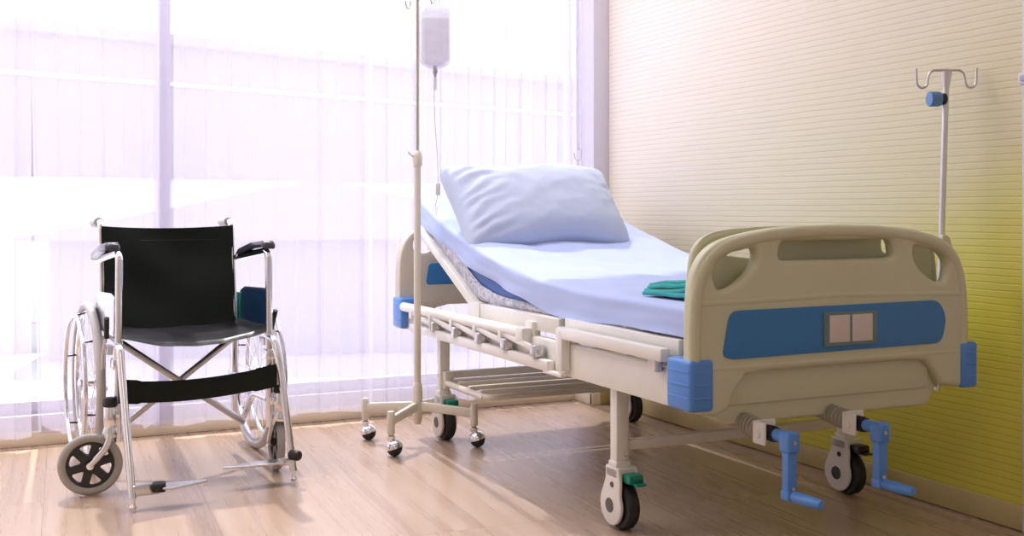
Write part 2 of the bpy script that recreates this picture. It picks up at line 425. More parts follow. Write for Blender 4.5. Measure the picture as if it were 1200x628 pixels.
# ------------------------------------------------------------------ wheelchair
WC = thing('wheelchair', 'folding chrome wheelchair with black vinyl seat in front of the curtains', 'wheelchair', (.66, 4.40, 0), R(4))
BASE = Vector((0, 0, 0))
OFF = -.018
def fx(s, h=.25): return s*h+OFF
for s in (-1, 1):
    x = fx(s, .245)
    bm = new()
    tube(bm, fillet([(x, -.05, .14), (x, -.05, .50), (x, -.005, .905), (x-.003, .10, .90)], .035), .0125, 14)
    obj('back_cane', bm, CHROME, WC)
    bm = new(); lathe(bm, [(.0, 0), (.016, 0), (.0175, .01), (.0165, .05), (.018, .09), (.0, .095)], (x-.003, .03, .905), (0, 1, -.04)); obj('push_grip', bm, TYREL, WC)
    xf = fx(s, .252) if s > 0 else fx(s, .262)
    bm = new()
    tube(bm, fillet([(xf, -.045, .765), (xf, -.44, .803), (xf, -.47, .788), (xf+.004*s, -.465, .17)], .04, 8), .0125, 14)
    arm = obj('armrest_frame', bm, CHROME, WC)
    bm = new()
    loops = []
    prof = [(-.025, 0), (-.026, .012), (-.018, .024), (.018, .024), (.026, .012), (.025, 0)]
    ys = [(-.475, .6, .803), (-.468, .9, .808), (-.45, 1, .810), (-.30, 1, .806), (-.14, 1, .788), (-.105, .8, .780), (-.10, .5, .778)]
    pxo = -.014 if s < 0 else .002
    for y, k, z in ys:
        yy = y+(.035*(y+.10)/-.375 if s < 0 else 0); z = z+.018*(y+.10)/-.375+.003
        loops.append([bm.verts.new((xf+pxo+px*k, yy, z-.014+pz*k)) for px, pz in prof])
    for A, B in zip(loops, loops[1:]):
        for i in range(6): bm.faces.new((A[i], A[(i+1) % 6], B[(i+1) % 6], B[i]))
    bm.faces.new(loops[0]); bm.faces.new(loops[-1][::-1])
    bmesh.ops.recalc_face_normals(bm, faces=bm.faces)
    tag(obj('armrest_pad', bm, mat('grey_black_pad', (.045, .045, .055), .22, coat=.5), arm, 50), 'glossy black armrest pad')
    bm = new()
    tube(bm, [(x, -.05, .50), (xf, -.47, .505)], .0125, 12)
    tube(bm, fillet([(xf, -.465, .27), (x, -.30, .27), (x, -.16, .14), (x, .02, .14)], .06, 8), .0125, 12)
    tube(bm, [(x, .00, .31), (x, -.05, .31)], .014, 12)
    tube(bm, [(x, -.05, .31), (xf, -.20, .31)], .010, 12)
    obj('side_frame', bm, CHROME, WC)
    # skirt guards: bright metal outside, navy inside
    bm = new(); M = YZ(xf+s*.012)
    plate(bm, round2([(-.445, .52), (-.07, .52), (-.07, .635), (-.12, .655), (-.40, .665), (-.445, .655)], .02), [], .003, .001, M)
    g = obj('side_panel', bm, CHROME, WC)
    bm = new(); M = YZ(xf+s*.006)
    plate(bm, round2([(-.44, .525), (-.075, .525), (-.075, .632), (-.12, .65), (-.40, .66), (-.44, .65)], .02), [], .003, .001, M)
    obj('panel_lining', bm, NAVY, g)
    bm = new(); rbox(bm, xf-.004, xf+.003, -.085, -.065, .525, .63, .002); rbox(bm, xf-.004, xf+.003, -.115, -.10, .525, .63, .002)
    obj('panel_edge', bm, mat('teal_strip', (.02, .25, .25), .4), g)
    # big wheel
    wx = s*.315+.006; ax = (1, 0, .0); c = (wx, 0, .305)
    bm = new(); ring(bm, c, ax, .288, .0165, 72, 12); W = obj('big_wheel', bm, TYREL, WC)
    bm = new(); ring(bm, c, ax, .266, .009, 72, 8); obj('wheel_rim', bm, CHROME, W)
    bm = new(); ring(bm, (wx+s*.045, 0, .305), ax, .255, .0085, 72, 10)
    obj('hand_rim', bm, CHROME, W)
    for k in range(6):
        t = 2*PI*k/6+.3; d = Vector((0, math.cos(t), math.sin(t)))
        bm = new(); tube(bm, [Vector(c)+d*.262, Vector(c)+d*.256+Vector((s*.045, 0, 0))], .0035, 8); obj('rim_bracket', bm, DARK, W)
    bm = new(); lathe(bm, [(.0, -.035), (.012, -.035), (.026, -.028), (.026, -.022), (.014, -.018), (.014, .018), (.026, .022), (.026, .028), (.016, .035), (.0, .036)], c, ax); obj('wheel_hub', bm, CHROME, W)
    me_spoke = None
    for k in range(28):
        t = 2*PI*k/28; t2 = t+(.28 if k % 4 < 2 else -.28); side = .022 if k % 2 else -.022
        bm = new(); tube(bm, [Vector(c)+Vector((side, math.cos(t2)*.024, math.sin(t2)*.024)), Vector(c)+Vector((0, math.cos(t)*.262, math.sin(t)*.262))], .0011, 5); obj('spoke', bm, CHROME, W)
    # brake lever by the wheel
    bm = new(); tube(bm, fillet([(xf+s*.03, -.40, .52), (xf+s*.035, -.36, .46), (xf+s*.03, -.33, .40)], .02), .006, 8)
    rbox(bm, xf+s*.015-.012, xf+s*.015+.012, -.40, -.34, .455, .485, .003)
    br = obj('brake_lever', bm, STEEL, WC)
    bm = new(); tube(bm, [(xf+s*.03, -.405, .515), (xf+s*.035, -.44, .585)], .009, 10); obj('lever_grip', bm, RUBBER, br)
    # front caster
    sx = fx(s, .292); sy = -.475
    bm = new(); lathe(bm, [(.0, .225), (.019, .225), (.021, .235), (.021, .29), (.017, .295), (0, .295)], (sx, sy, 0)); rbox(bm, min(sx, xf), max(sx, xf), sy-.012, sy+.012, .25, .278, .004)
    st = obj('caster_stem', bm, CHROME, WC)
    bm = new(); lathe(bm, [(0, .293), (.0225, .293), (.024, .30), (.022, .312), (.017, .322), (0, .323)], (sx, sy, 0)); obj('stem_cap', bm, RUBBER, st)
    if s < 0: d = Vector((-.985, .17, 0)).normalized()
    else: d = Vector((.10, 1, 0)).normalized()
    n_ = Vector((-d.y, d.x, 0))
    wc_ = Vector((sx, sy, .103))+d*.062
    bm = new(); ring(bm, wc_, n_, .088, .0145, 56, 12); cw = obj('caster_wheel', bm, TYRE, WC)
    bm = new(); M = frame(wc_, d, (0, 0, 1))
    holes = []
    for k in range(6):
        t0 = 2*PI*k/6+.26
        pr = [(.029, .0), (.064, -.31), (.067, -.16), (.067, .16), (.064, .31)]
        holes.append(round2([(r*math.cos(t0+a_*1), r*math.sin(t0+a_*1)) for r, a_ in pr], .008, 4)[::-1])
    plate(bm, [(.081*math.cos(2*PI*i/56), .081*math.sin(2*PI*i/56)) for i in range(56)], holes, .016, .003, M)
    lathe(bm, [(0, -.020), (.010, -.020), (.016, -.012), (.016, .012), (.010, .020), (0, .020)], wc_, n_, 20)
    obj('spoked_hub', bm, DARK, cw)
    bm = new()
    top = Vector((sx, sy, .222))
    lathe(bm, [(0, .19), (.024, .19), (.026, .205), (.018, .226), (0, .226)], (sx, sy, 0))
    for q in (-1, 1):
        a1 = top+n_*q*.022+Vector((0, 0, -.02)); mid = Vector((sx, sy, .16))+n_*q*.026+d*.012; en = wc_+n_*q*.026
        tube(bm, fillet([a1, mid, en], .05, 6), [.012]*1+[.012]*7+[.010]*1, 10)
        lathe(bm, [(0, -.004), (.012, -.004), (.012, .004), (0, .005)], en, n_*q, 14)
    obj('fork', bm, CHROME, cw)
    # hanger and footplate
    hx0 = fx(s, .268 if s < 0 else .256); hx1 = fx(s, .270) if s < 0 else fx(s, .290)
    hy = -.742 if s < 0 else -.635
    bm = new()
    tube(bm, fillet([(hx0, -.463, .44), (hx0, -.463, .495), (hx0, -.52, .492), (hx0+(hx1-hx0)*.3, -.56, .40), (hx1, hy, .04)], .035, 8), .0125, 14)
    tube(bm, [(hx1, hy, .045), (hx1, hy-.002, .015)], .008, 10)
    lathe(bm, [(0, 0), (.010, 0), (.012, .008), (.007, .016), (0, .018)], (hx1, hy-.003, .008))
    rbox(bm, hx0-.018, hx0+.018, -.49, -.44, .415, .45, .005)
    hg = obj('leg_hanger', bm, CHROME, WC)
    bm = new()
    zf = .068 if s < 0 else .078
    dx = -s
    if s < 0:
        rbox(bm, hx1, hx1+.085, hy+.0, hy+.028, .045, .080, .006)
        kx = hx1+.092
        poly = [(hx1+.085, hy-.035), (hx1+.12, hy-.040), (hx1+.235, hy+.0), (hx1+.235, hy+.012), (hx1+.12, hy+.035), (hx1+.085, hy+.04)]
    else:
        rbox(bm, hx1-.05, hx1, hy-.004, hy+.022, .062, .09, .006)
        kx = hx1-.002
        poly = [(hx1-.03, hy+.04), (hx1-.03, hy-.02), (hx1-.10, hy-.028), (hx1-.245, hy+.0), (hx1-.245, hy+.010), (hx1-.12, hy+.04)][::-1]
    plate(bm, round2([(p_[0], p_[1]) for p_ in poly], .018), [], .007, .002, Matrix.Translation((0, 0, zf)))
    fp = obj('footplate', bm, STEEL, hg)
    bm = new(); lathe(bm, [(0, -.02), (.016, -.02), (.018, -.014), (.018, .014), (.015, .02), (0, .02)], (kx-.012, hy-.006, .070) if s < 0 else (kx, hy-.02, .10), (1, -.3, 0) if s < 0 else (.5, -1, 0), 18); obj('pivot_knob', bm, RUBBER, hg)
# backrest sling
bm = new(); nx, nz_ = 26, 24; G = []
for j in range(nz_+1):
    row = []; t = j/nz_; z = .485+.405*t; yb = -.05+.045*max(0, (z-.50)/.405)
    for i in range(nx+1):
        u = i/nx*2-1; x = u*.247+OFF
        y = yb-.017+.045*(1-u*u)*(.5+.5*math.sin(t*2.6))+.008*math.sin(9*t+3*u)*(1-u*u)+.008*noise.noise(Vector((u*1.6, t*3, 2)))
        if abs(u) > .93: y = yb-.013
        zz = z-(.010*(1-u*u) if j == nz_ else 0)
        row.append(bm.verts.new((x, y, zz)))
    G.append(row)
for j in range(nz_):
    for i in range(nx): bm.faces.new((G[j][i], G[j][i+1], G[j+1][i+1], G[j+1][i]))
bmesh.ops.solidify(bm, geom=bm.faces[:], thickness=.006)
obj('backrest', bm, VINYL, WC, 60)
bm = new(); tube(bm, [(x_*.244+OFF, -.026+.045*(1-x_*x_)*.75, .833) for x_ in [i/10-1 for i in range(21)]], .0012, 5); obj('seam', bm, VINYL, WC)
# seat sling
bm = new(); G = []; ny = 22
for j in range(ny+1):
    t = j/ny; y = -.475+.40*t; row = []
    for i in range(nx+1):
        u = i/nx*2-1; x = u*.255+OFF
        z = .530-.040*(1-u*u)*(.75+.25*math.cos(t*4))+.004*noise.noise(Vector((u*3, t*3, 5)))
        if j == 0: z -= .014
        row.append(bm.verts.new((x, y, z)))
    G.append(row)
for j in range(ny):
    for i in range(nx): bm.faces.new((G[j][i], G[j][i+1], G[j+1][i+1], G[j+1][i]))
bmesh.ops.solidify(bm, geom=bm.faces[:], thickness=.012)
obj('seat', bm, mat('black_seat_vinyl', (.012, .014, .014), .3, bump=.1, bscale=40, coat=.25), WC, 60)
# cross braces
for s in (-1, 1):
    bm = new(); tube(bm, [(fx(-s, .235), -.20-.014*s, .49), (fx(s, .235), -.20-.014*s, .145)], .0125, 12); obj('cross_brace', bm, STEEL, WC)
bm = new(); lathe(bm, [(0, -.03), (.010, -.03), (.010, .03), (0, .03)], (OFF, -.20, .318), (0, 1, 0)); obj('brace_bolt', bm, STEEL, WC)
# calf strap
bm = new(); G = []
for i in range(41):
    u = i/20-1; x = u*.272+OFF; y = -.50+.055*(1-u*u)-(.0 if abs(u) < .9 else .0)
    zc = .352-.030*(1-u*u)+.007*u; h = .037+(.004 if abs(u) > .72 else 0)
    yy = y-(.003 if abs(u) > .72 else 0)
    G.append([bm.verts.new((x, yy, zc-h)), bm.verts.new((x, yy-.002, zc)), bm.verts.new((x, yy, zc+h))])
for A, B in zip(G, G[1:]):
    for k in range(2): bm.faces.new((A[k], B[k], B[k+1], A[k+1]))
bmesh.ops.solidify(bm, geom=bm.faces[:], thickness=.004)
obj('calf_strap', bm, VINYL, WC, 60)

# ------------------------------------------------------------------ hospital bed
BROT = R(-.6); PIV = Vector((1.66, 2.33, 0))
def bed_world(p):
    p = Vector(p); return PIV+Matrix.Rotation(BROT, 3, 'Z') @ (p-PIV)
BB = Vector((2.11, 3.48, 0)); BASE = BB
BED = thing('hospital_bed', 'white steel hospital bed with cream end boards, blue corners and raised backrest', 'bed', bed_world(BB), BROT)

CX = 2.11
FO_L = [(1.626, .430), (1.626, .60), (1.628, .70), (1.636, .765), (1.655, .815), (1.69, .852), (1.75, .878), (1.86, .898), (1.98, .908), (CX, .911)]
FRONT_HOLES = [smooth2([(1.700, .797), (1.708, .750), (1.737, .742), (1.775, .757), (1.818, .790), (1.835, .823), (1.828, .848), (1.79, .844), (1.735, .832)])]
def mir(l): return [(2*CX-x, z) for x, z in l]
def sym_outline(half, low): return half+mir(half[:-1])[::-1]+low
def end_board(name, yf, sgn, mt, detail):
    """end board: front shell at yf, thickness going towards sgn*Y"""
    half = smooth2_open(FO_L)
    low = [(2*CX-1.626, .43), (2*CX-1.70, .428), (2*CX-1.745, .435), (2*CX-1.765, .475), (2*CX-1.80, .515), (2*CX-1.86, .527),
           (1.86, .527), (1.80, .515), (1.765, .475), (1.745, .428), (1.70, .40)]
    low = [(2*CX-1.70, .44), (2*CX-1.735, .447), (2*CX-1.755, .485), (2*CX-1.79, .518), (2*CX-1.86, .527), (1.86, .527), (1.80, .515), (1.765, .475), (1.745, .432), (1.705, .415)]
    out = sym_outline(half, low)
    h1 = FRONT_HOLES[0] if detail else smooth2([(1.690, .800), (1.698, .772), (1.735, .760), (1.772, .772), (1.784, .805), (1.774, .835), (1.742, .845), (1.706, .832)])
    h1m = mir(h1)[::-1]
    hc = round2([(1.915, .868), (1.905, .815), (2*CX-1.905, .815), (2*CX-1.915, .868)], .022)[::-1]
    bm = new(); th = .045 if detail else .062
    plate(bm, out, [h1, h1m, hc], th, .016 if detail else .008, XZ(yf+sgn*th/2))
    # back shell
    if detail:
        yb = 2.41
        bh = smooth2_open([(1.672, .44), (1.672, .60), (1.675, .73), (1.679, .785), (1.685, .829), (1.699, .862), (1.729, .884), (1.778, .896), (1.877, .904), (1.98, .907), (CX, .908)])
        outb = bh+mir(bh[:-1])[::-1]
        bholes = [round2([(1.790, .828), (1.93, .814), (1.93, .860), (1.85, .868), (1.81, .838)], .006)[::-1],
                  round2([(2.333, .872), (2.333, .829), (2.43, .812), (2.43, .872)], .016)[::-1],
                  round2([(2.571, .878), (2.571, .70), (2.615, .70), (2.625, .80), (2.60, .872)], .01)[::-1]]
        plate(bm, outb, bholes, .012, .004, XZ(yb))
        tube(bm, [(x+(CX-x)*.012, yb+.004, z-.012) for x, z in outb], .013, 10)
        for q in (-1, 1): rbox(bm, CX+q*.425-.015, CX+q*.425+.015, 2.35, 2.41, .45, .70, .01)
        rbox(bm, 1.70, 2.52, 2.35, 2.41, .53, .74, .01)
        rbox(bm, 1.95, 2.27, 2.35, 2.40, .885, .902, .006)
    B = obj(name, bm, mt, BED, 55)
    # raised rim and ledge
    bm = new()
    rim = [(x+(CX-x)*.035, yf+sgn*.012, z-.018) for x, z in half[3:]]; rim += [(2*CX-x, y, z) for x, y, z in rim[:-1]][::-1]
    tube(bm, rim, .0185, 12)
    tube(bm, [(1.66, yf+sgn*.013, .708), (CX, yf+sgn*.013, .718), (2*CX-1.66, yf+sgn*.013, .708)], .0155, 10)
    tube(bm, fillet([(1.66, yf+sgn*.014, .540), (2*CX-1.66, yf+sgn*.014, .540)], .01), .0155, 10)
    obj('moulded_rim', bm, mt, B, 60)
    bm = new()
    plate(bm, round2([(1.722, .572), (1.745, .688), (2*CX-1.745, .692), (2*CX-1.715, .64), (2*CX-1.735, .568), (1.75, .562)], .028), [], .008, .002, XZ(yf-sgn*.001))
    if not detail: plate(bm, round2([(1.735, .62), (1.75, .715), (2*CX-1.75, .715), (2*CX-1.735, .62)], .02), [], .006, .002, XZ(yf+sgn*.098))
    obj('blue_panel', bm, PANEL, B)
    # blue corner bumpers
    for q in (-1, 1):
        bm = new()
        xo = CX+(-.492 if q < 0 else .514)
        xi = CX+(-.418 if q < 0 else .452)
        ya, yb_ = sorted((yf-sgn*.010, yf+sgn*.105))
        rbox(bm, min(xo, xi), max(xo, xi), ya, yb_, .432, .566, .012, 3)
        for z0 in (.465, .498, .531):
            rbox(bm, min(xo, xi)+.011, max(xo, xi)-.011, ya-.0018, yb_+.0018, z0, z0+.006, .0017, 2)
            rbox(bm, min(xo, xi)-.0018, max(xo, xi)+.0018, ya+.011, yb_-.011, z0, z0+.006, .0017, 2)
        obj('corner_bumper', bm, BLUE, B)
    return B
def smooth2_open(pts, n=5):
    P_ = [Vector(p) for p in pts]; P_ = [2*P_[0]-P_[1]]+P_+[2*P_[-1]-P_[-2]]; out = []
    for i in range(1, len(P_)-2):
        p0, p1, p2, p3 = P_[i-1:i+3]
        for k in range(n):
            t = k/n; out.append(tuple(.5*((2*p1)+(p2-p0)*t+(2*p0-5*p1+4*p2-p3)*t*t+(3*p1-p0-3*p2+p3)*t**3)))
    out.append(tuple(P_[-2])); return out
FB = end_board('footboard', 2.33, 1, CREAM, True)
HB = end_board('headboard', 4.635, -1, CREAM2, False)
# card holder on the blue panel
bm = new(); plate(bm, round2([(2.050, .580), (2.050, .672), (2.236, .672), (2.236, .580)], .003), [], .006, .001, XZ(2.323)); ch = obj('card_holder', bm, HOLDER, FB)
for x0, x1 in ((2.068, 2.138), (2.147, 2.219)):
    bm = new(); rbox(bm, x0, x1, 2.3185, 2.3205, .590, .664, .0005); obj('card', bm, PAPER, ch)
# lower end cover
bm = new()
def lowcover(bm, ys, z0, z1, x0, x1):
    plate(bm, round2([(x0, z1), (x0+.005, z0+.03), (x0+.05, z0), (x1-.03, z0), (x1-.005, z0+.05), (x1, z1)], .02)[::-1], [], .05, .010, XZ(ys))
lowcover(bm, 2.385, .385, .535, 1.70, 2.50)
rbox(bm, 1.735, 2.46, 2.352, 2.362, .437, .5385, .004)
obj('end_cover', bm, CREAM, BED, 50)

def part(name, m, fn, parent=BED, ang=40):
    b = new(); fn(b); return obj(name, b, m, parent, ang)
# side rails and cross members
for x in (1.668, 2.552):
    part('side_rail', WHITE, lambda b, x=x: rbox(b, x-.018, x+.018, 2.43, 4.56, .425, .528, .006))
for y in (2.80, 4.24):
    part('cross_member', WHITE, lambda b, y=y: rbox(b, 1.66, 2.62, y-.02, y+.02, .43, .47, .005))
part('cross_member', STANDC, lambda b: rbox(b, 1.72, 2.60, 2.81, 2.835, .232, .264, .004))
part('cross_member', STANDC, lambda b: rbox(b, 1.70, 2.60, 4.23, 4.255, .25, .28, .004))
# legs with casters
for (x, y, green) in ((1.706, 2.82, True), (2.585, 2.85, False), (1.70, 4.235, True), (2.585, 4.24, False)):
    lx = x if x < 2 else 2.598
    def leg(b, lx=lx, y=y):
        rbox(b, lx-.0225, lx+.0225, y-.02, y+.02, .20, .44, .006)
        rbox(b, lx-.026, lx+.026, y-.0235, y+.0235, .185, .205, .004)
    L_ = part('leg', WHITE, leg)
    part('leg_bolt', STEEL, lambda b, lx=lx, y=y: lathe(b, [(0, 0), (.007, 0), (.006, .004), (0, .005)], (lx+.01, y-.0195, .222), (0, -1, 0), 12), L_)
    cy = y+.012; cxw = lx+.008
    hub = (cy, .072)
    o2 = []
    for k in range(19):
        t = R(150)+R(240)*k/18; o2.append((cy+.061*math.cos(t), .072+.061*math.sin(t)))
    o2 += [(cy+.040, .125), (cy+.028, .15), (cy+.028, .188), (cy-.045, .188), (cy-.055, .15)]
    def housing(b):
        for q in (-1, 1): plate(b, round2(o2, .006, 2), [], .012, .004, YZ(cxw+q*.028))
        rbox(b, cxw-.034, cxw+.034, cy-.045, cy+.027, .150, .189, .008)
    H_ = part('caster_housing', CASTW, housing, BED, 50)
    part('wheel', RUBBER, lambda b: lathe(b, [(0, -.019), (.066, -.019), (.071, -.012), (.0715, 0), (.071, .012), (.066, .019), (0, .019)], (cxw+.001, cy-.016, .0715), (1, 0, 0), 40), H_)
    CM = DARK if not green else mat('grey_cap', (.12, .11, .10), .5)
    part('hub_cap', CM, lambda b: lathe(b, [(0, 0), (.022, 0), (.021, .003), (0, .003)], (cxw-.0335, cy+.003, .070), (-1, 0, 0), 24), H_)
    part('bolt_cap', CM, lambda b: lathe(b, [(0, 0), (.009, 0), (.008, .003), (0, .003)], (cxw-.0335, cy-.012, .135), (-1, 0, 0), 16), H_)
    part('brake_pedal', GREEN if green else DARK, lambda b: (rbox(b, cxw-.018, cxw+.032, cy-.085, cy-.035, .145, .172, .006), rbox(b, cxw-.006, cxw+.030, cy-.105, cy-.07, .143, .150, .003)), H_)
# under shelf of slats
def shelf(b):
    for y in (3.90, 4.01, 4.12, 4.2): rbox(b, 1.72, 2.50, y-.011, y+.011, .232, .252, .004)
    tube(b, fillet([(1.70, 4.22, .235), (1.70, 3.82, .235)], .02), .011, 10)
    tube(b, fillet([(2.50, 4.22, .235), (2.50, 3.82, .235)], .02), .011, 10)
    tube(b, fillet([(1.70, 4.2, .238), (1.70, 3.80, .238), (2.50, 3.80, .238)], .05, 8), .012, 10)
    rbox(b, 1.69, 1.73, 4.19, 4.23, .215, .285, .003)
part('under_shelf', STANDC, shelf)
# mattress platform sections
def plat(b):
    for x in (1.685, 2.535):
        rbox(b, x-.017, x+.017, 2.45, 3.10, .558, .604, .004)
        rbox(b, x-.017, x+.017, 3.14, 3.78, .545, .598, .004)
        rbox(b, x-.015, x+.015, 3.62, 3.68, .52, .56, .003)
    for k in range(8): rbox(b, 1.70, 2.52, 2.50+k*.16, 2.56+k*.16, .585, .597, .003)
part('platform', WHITE, plat)
def backf(b):
    for x in (1.690, 2.535): beam(b, (x, 3.84, .575), (x, 4.46, .862), .034, .036, .004)
    for t in (.05, .25, .45, .65, .85, 1): beam(b, (1.69, 3.84+.6*t, .580+.280*t), (2.535, 3.84+.6*t, .580+.280*t), .05, .014, .003)
    rbox(b, 1.672, 1.70, 3.80, 3.90, .52, .60, .006); rbox(b, 2.52, 2.55, 3.80, 3.90, .52, .60, .006)
part('backrest_frame', WHITE, backf)
for x in (1.668, 2.552):
    for w_, y0, y1, z1 in ((.016, 3.30, 3.36, .575), (.012, 3.02, 3.06, .575), (.016, 2.52, 2.58, .56)):
        part('platform_bracket', WHITE, lambda b: rbox(b, x-w_, x+w_, y0, y1, .52, z1, .004))
# mattress retainer in front: bar on a post
def ret(b):
    rbox(b, 1.618, 1.650, 2.46, 3.07, .545, .582, .007)
    rbox(b, 1.618, 1.650, 3.025, 3.07, .445, .575, .006)
part('fixed_rail', WHITE, ret)
part('rail_foot', STEEL, lambda b: lathe(b, [(0, .515), (.014, .515), (.014, .548), (0, .548)], (1.634, 2.50, 0), (0, 0, 1), 16))
# folded collapsible guard rail
GR = part('guard_rail', WHITE, lambda b: (tube(b, [(1.632, 4.53, .528), (1.632, 3.34, .535)], .0205, 16), rbox(b, 1.612, 1.652, 3.30, 3.36, .50, .556, .010)))
part('lower_bar', WHITE, lambda b: rbox(b, 1.615, 1.642, 3.12, 4.42, .432, .468, .005), GR)
piv = [(4.13, .484), (3.90, .485), (3.67, .487), (3.44, .490), (3.205, .494)]; stt = [(4.40, .512), (4.17, .512), (3.94, .515), (3.71, .517), (3.48, .520)]
for (y1, z1), (y0, z0) in zip(piv, stt):
    S_ = part('strut', WHITE, lambda b: (beam(b, (1.625, y0, z0), (1.618, y1, z1), .016, .020, .004), rbox(b, 1.612, 1.648, y0-.012, y0+.018, z0-.022, z0+.012, .004)), GR)
    part('pivot', STEEL, lambda b: (rbox(b, 1.603, 1.640, y1-.018, y1+.018, z1-.024, z1+.016, .004), lathe(b, [(0, 0), (.012, 0), (.010, .005), (0, .006)], (1.622, y1-.018, z1-.004), (-.3, -1, 0), 14)), S_)
part('rail_stop', WHITE, lambda b: rbox(b, 1.618, 1.64, 3.03, 3.16, .424, .438, .005), GR)
# cranks
for xc in (1.815, 2.110):
    def bell(b, xc=xc):
        n = 12
        for k in range(n):
            y = 2.30+.165*k/(n-1); ring(b, (xc-.002, y, .382+.02*k/(n-1)), (0, 1, 0), .021-.0005*k, .0075, 20, 8)
        tube(b, [(xc, 2.29, .382), (xc, 2.60, .41)], .018, 12)
    part('crank_bellows', SPRING, bell)
    def brk(b, xc=xc):
        rbox(b, xc-.030, xc+.028, 2.265, 2.275, .355, .412, .003); rbox(b, xc-.032, xc-.024, 2.235, 2.285, .352, .41, .004)
        lathe(b, [(0, 0), (.010, 0), (.009, .006), (0, .007)], (xc-.032, 2.26, .378), (-1, 0, 0), 16)
    part('crank_bracket', CASTW, brk)
    part('crank_collar', RUBBER, lambda b, xc=xc: lathe(b, [(0, -.03), (.020, -.03), (.021, 0), (.019, .012), (0, .012)], (xc, 2.24, .38), (0, -1, 0), 20))
    yk = 2.185
    def arm_(b, xc=xc):
        tube(b, [(xc, 2.235, .38), (xc, 2.19, .38)], .016, 14)
        rbox(b, xc-.019, xc+.019, yk-.028, yk+.012, .345, .397, .007, 3)
        beam(b, (xc, yk-.008, .360), (xc, yk-.008, .240), .030, .026, .005, up=(0, 1, 0))
        rbox(b, xc-.017, xc+.017, yk-.024, yk+.008, .226, .252, .005)
    A_ = part('crank_arm', BLUE, arm_)
    part('crank_handle', BLUE, lambda b, xc=xc: lathe(b, [(0, 0), (.012, 0), (.0135, .008), (.0135, .022), (.015, .030), (.013, .088), (.010, .094), (0, .095)], (xc, yk-.02, .238), (.12, -1, .0), 16), A_)
    for yy, zz in ((yk-.0275, .372), (yk-.022, .256)):
        part('arm_screw', STEEL, lambda b: lathe(b, [(0, 0), (.0055, 0), (.005, .003), (0, .003)], (xc, yy, zz), (0, -1, 0), 10), A_)

# ------------------------------------------------------------------ mattress, sheet, pillow, towel
def interp(tab, y):
    if y <= tab[0][0]: return tab[0][1]
    for i in range(len(tab)-1):
        (a, za), (b, zb) = tab[i], tab[i+1]
        if y <= b:
            p0 = tab[i-1] if i else (2*a-b, 2*za-zb); p3 = tab[i+2] if i+2 < len(tab) else (2*b-a, 2*zb-za)
            ma = (zb-p0[1])/(b-p0[0])*(b-a); mb = (p3[1]-za)/(p3[0]-a)*(b-a); t = (y-a)/(b-a)
            return (2*t**3-3*t*t+1)*za+(t**3-2*t*t+t)*ma+(-2*t**3+3*t*t)*zb+(t**3-t*t)*mb
    return tab[-1][1]
TOP = [(2.43, .694), (2.6, .698), (2.9, .700), (3.2, .712), (3.5, .742), (3.75, .787), (3.95, .836), (4.2, .900), (4.46, .992)]
BOT = [(2.44, .606), (3.2, .601), (3.6, .603), (3.80, .606), (3.92, .632), (4.2, .763), (4.44, .876)]
LOW = [(2.43, .612), (2.735, .611), (3.10, .600), (3.25, .606), (3.45, .645), (3.60, .668), (3.78, .702), (4.12, .785), (4.46, .892)]   # hem of the sheet on the near side

bm = new(); rows = []; ysm = [2.445+i*(4.44-2.445)/60 for i in range(61)]
for y in ysm:
    zt, zb = interp(TOP, y)-.014, interp(BOT, y)
    sec = []
    xa, xb, r = 1.705, 2.545, .02
    sec = [(xa+r, zb), (xa+.004, zb+.006), (xa, zb+r), (xa, zt-r), (xa+.006, zt-.006), (xa+r, zt), (xb-r, zt), (xb-.006, zt-.006), (xb, zt-r), (xb, zb+r), (xb-.004, zb+.006), (xb-r, zb)]
    rows.append([bm.verts.new((x, y, z)) for x, z in sec])
for A, B in zip(rows, rows[1:]):
    for k in range(12): bm.faces.new((A[k], A[(k+1) % 12], B[(k+1) % 12], B[k]))
bm.faces.new(rows[0]); bm.faces.new(rows[-1][::-1]); bmesh.ops.recalc_face_normals(bm, faces=bm.faces)
MT = thing('mattress', 'blue mattress in crinkled clear wrap under the pale blue sheet', 'mattress', bed_world(BB), BROT)
obj('mattress_pad', bm, MATT, MT, 50)
# crinkled wrap on the near side of the mattress
UP = [(2.50, .63), (3.2, .63), (3.42, .632), (3.55, .634), (3.68, .640), (3.84, .668), (3.95, .712), (4.02, .76), (4.10, .80), (4.2, .84), (4.44, .93)]
bm = new(); G = []
for i in range(121):
    y = 2.46+(4.43-2.46)*i/120; row = []
    for k in range(11):
        t = k/10; z = interp(BOT, y)-.004+(min(interp(UP, y), interp(TOP, y)-.02)-interp(BOT, y))*t
        x = 1.702-.008*math.sin(PI*t)+.005*noise.noise(Vector((y*22, z*30, 1)))-.004*abs(math.sin(y*31))*(1-t)
        row.append(bm.verts.new((x, y, z)))
    G.append(row)
for A, B in zip(G, G[1:]):
    for k in range(10): bm.faces.new((A[k], A[k+1], B[k+1], B[k]))
bmesh.ops.recalc_face_normals(bm, faces=bm.faces)
obj('plastic_wrap', bm, WRAP, MT, 80)

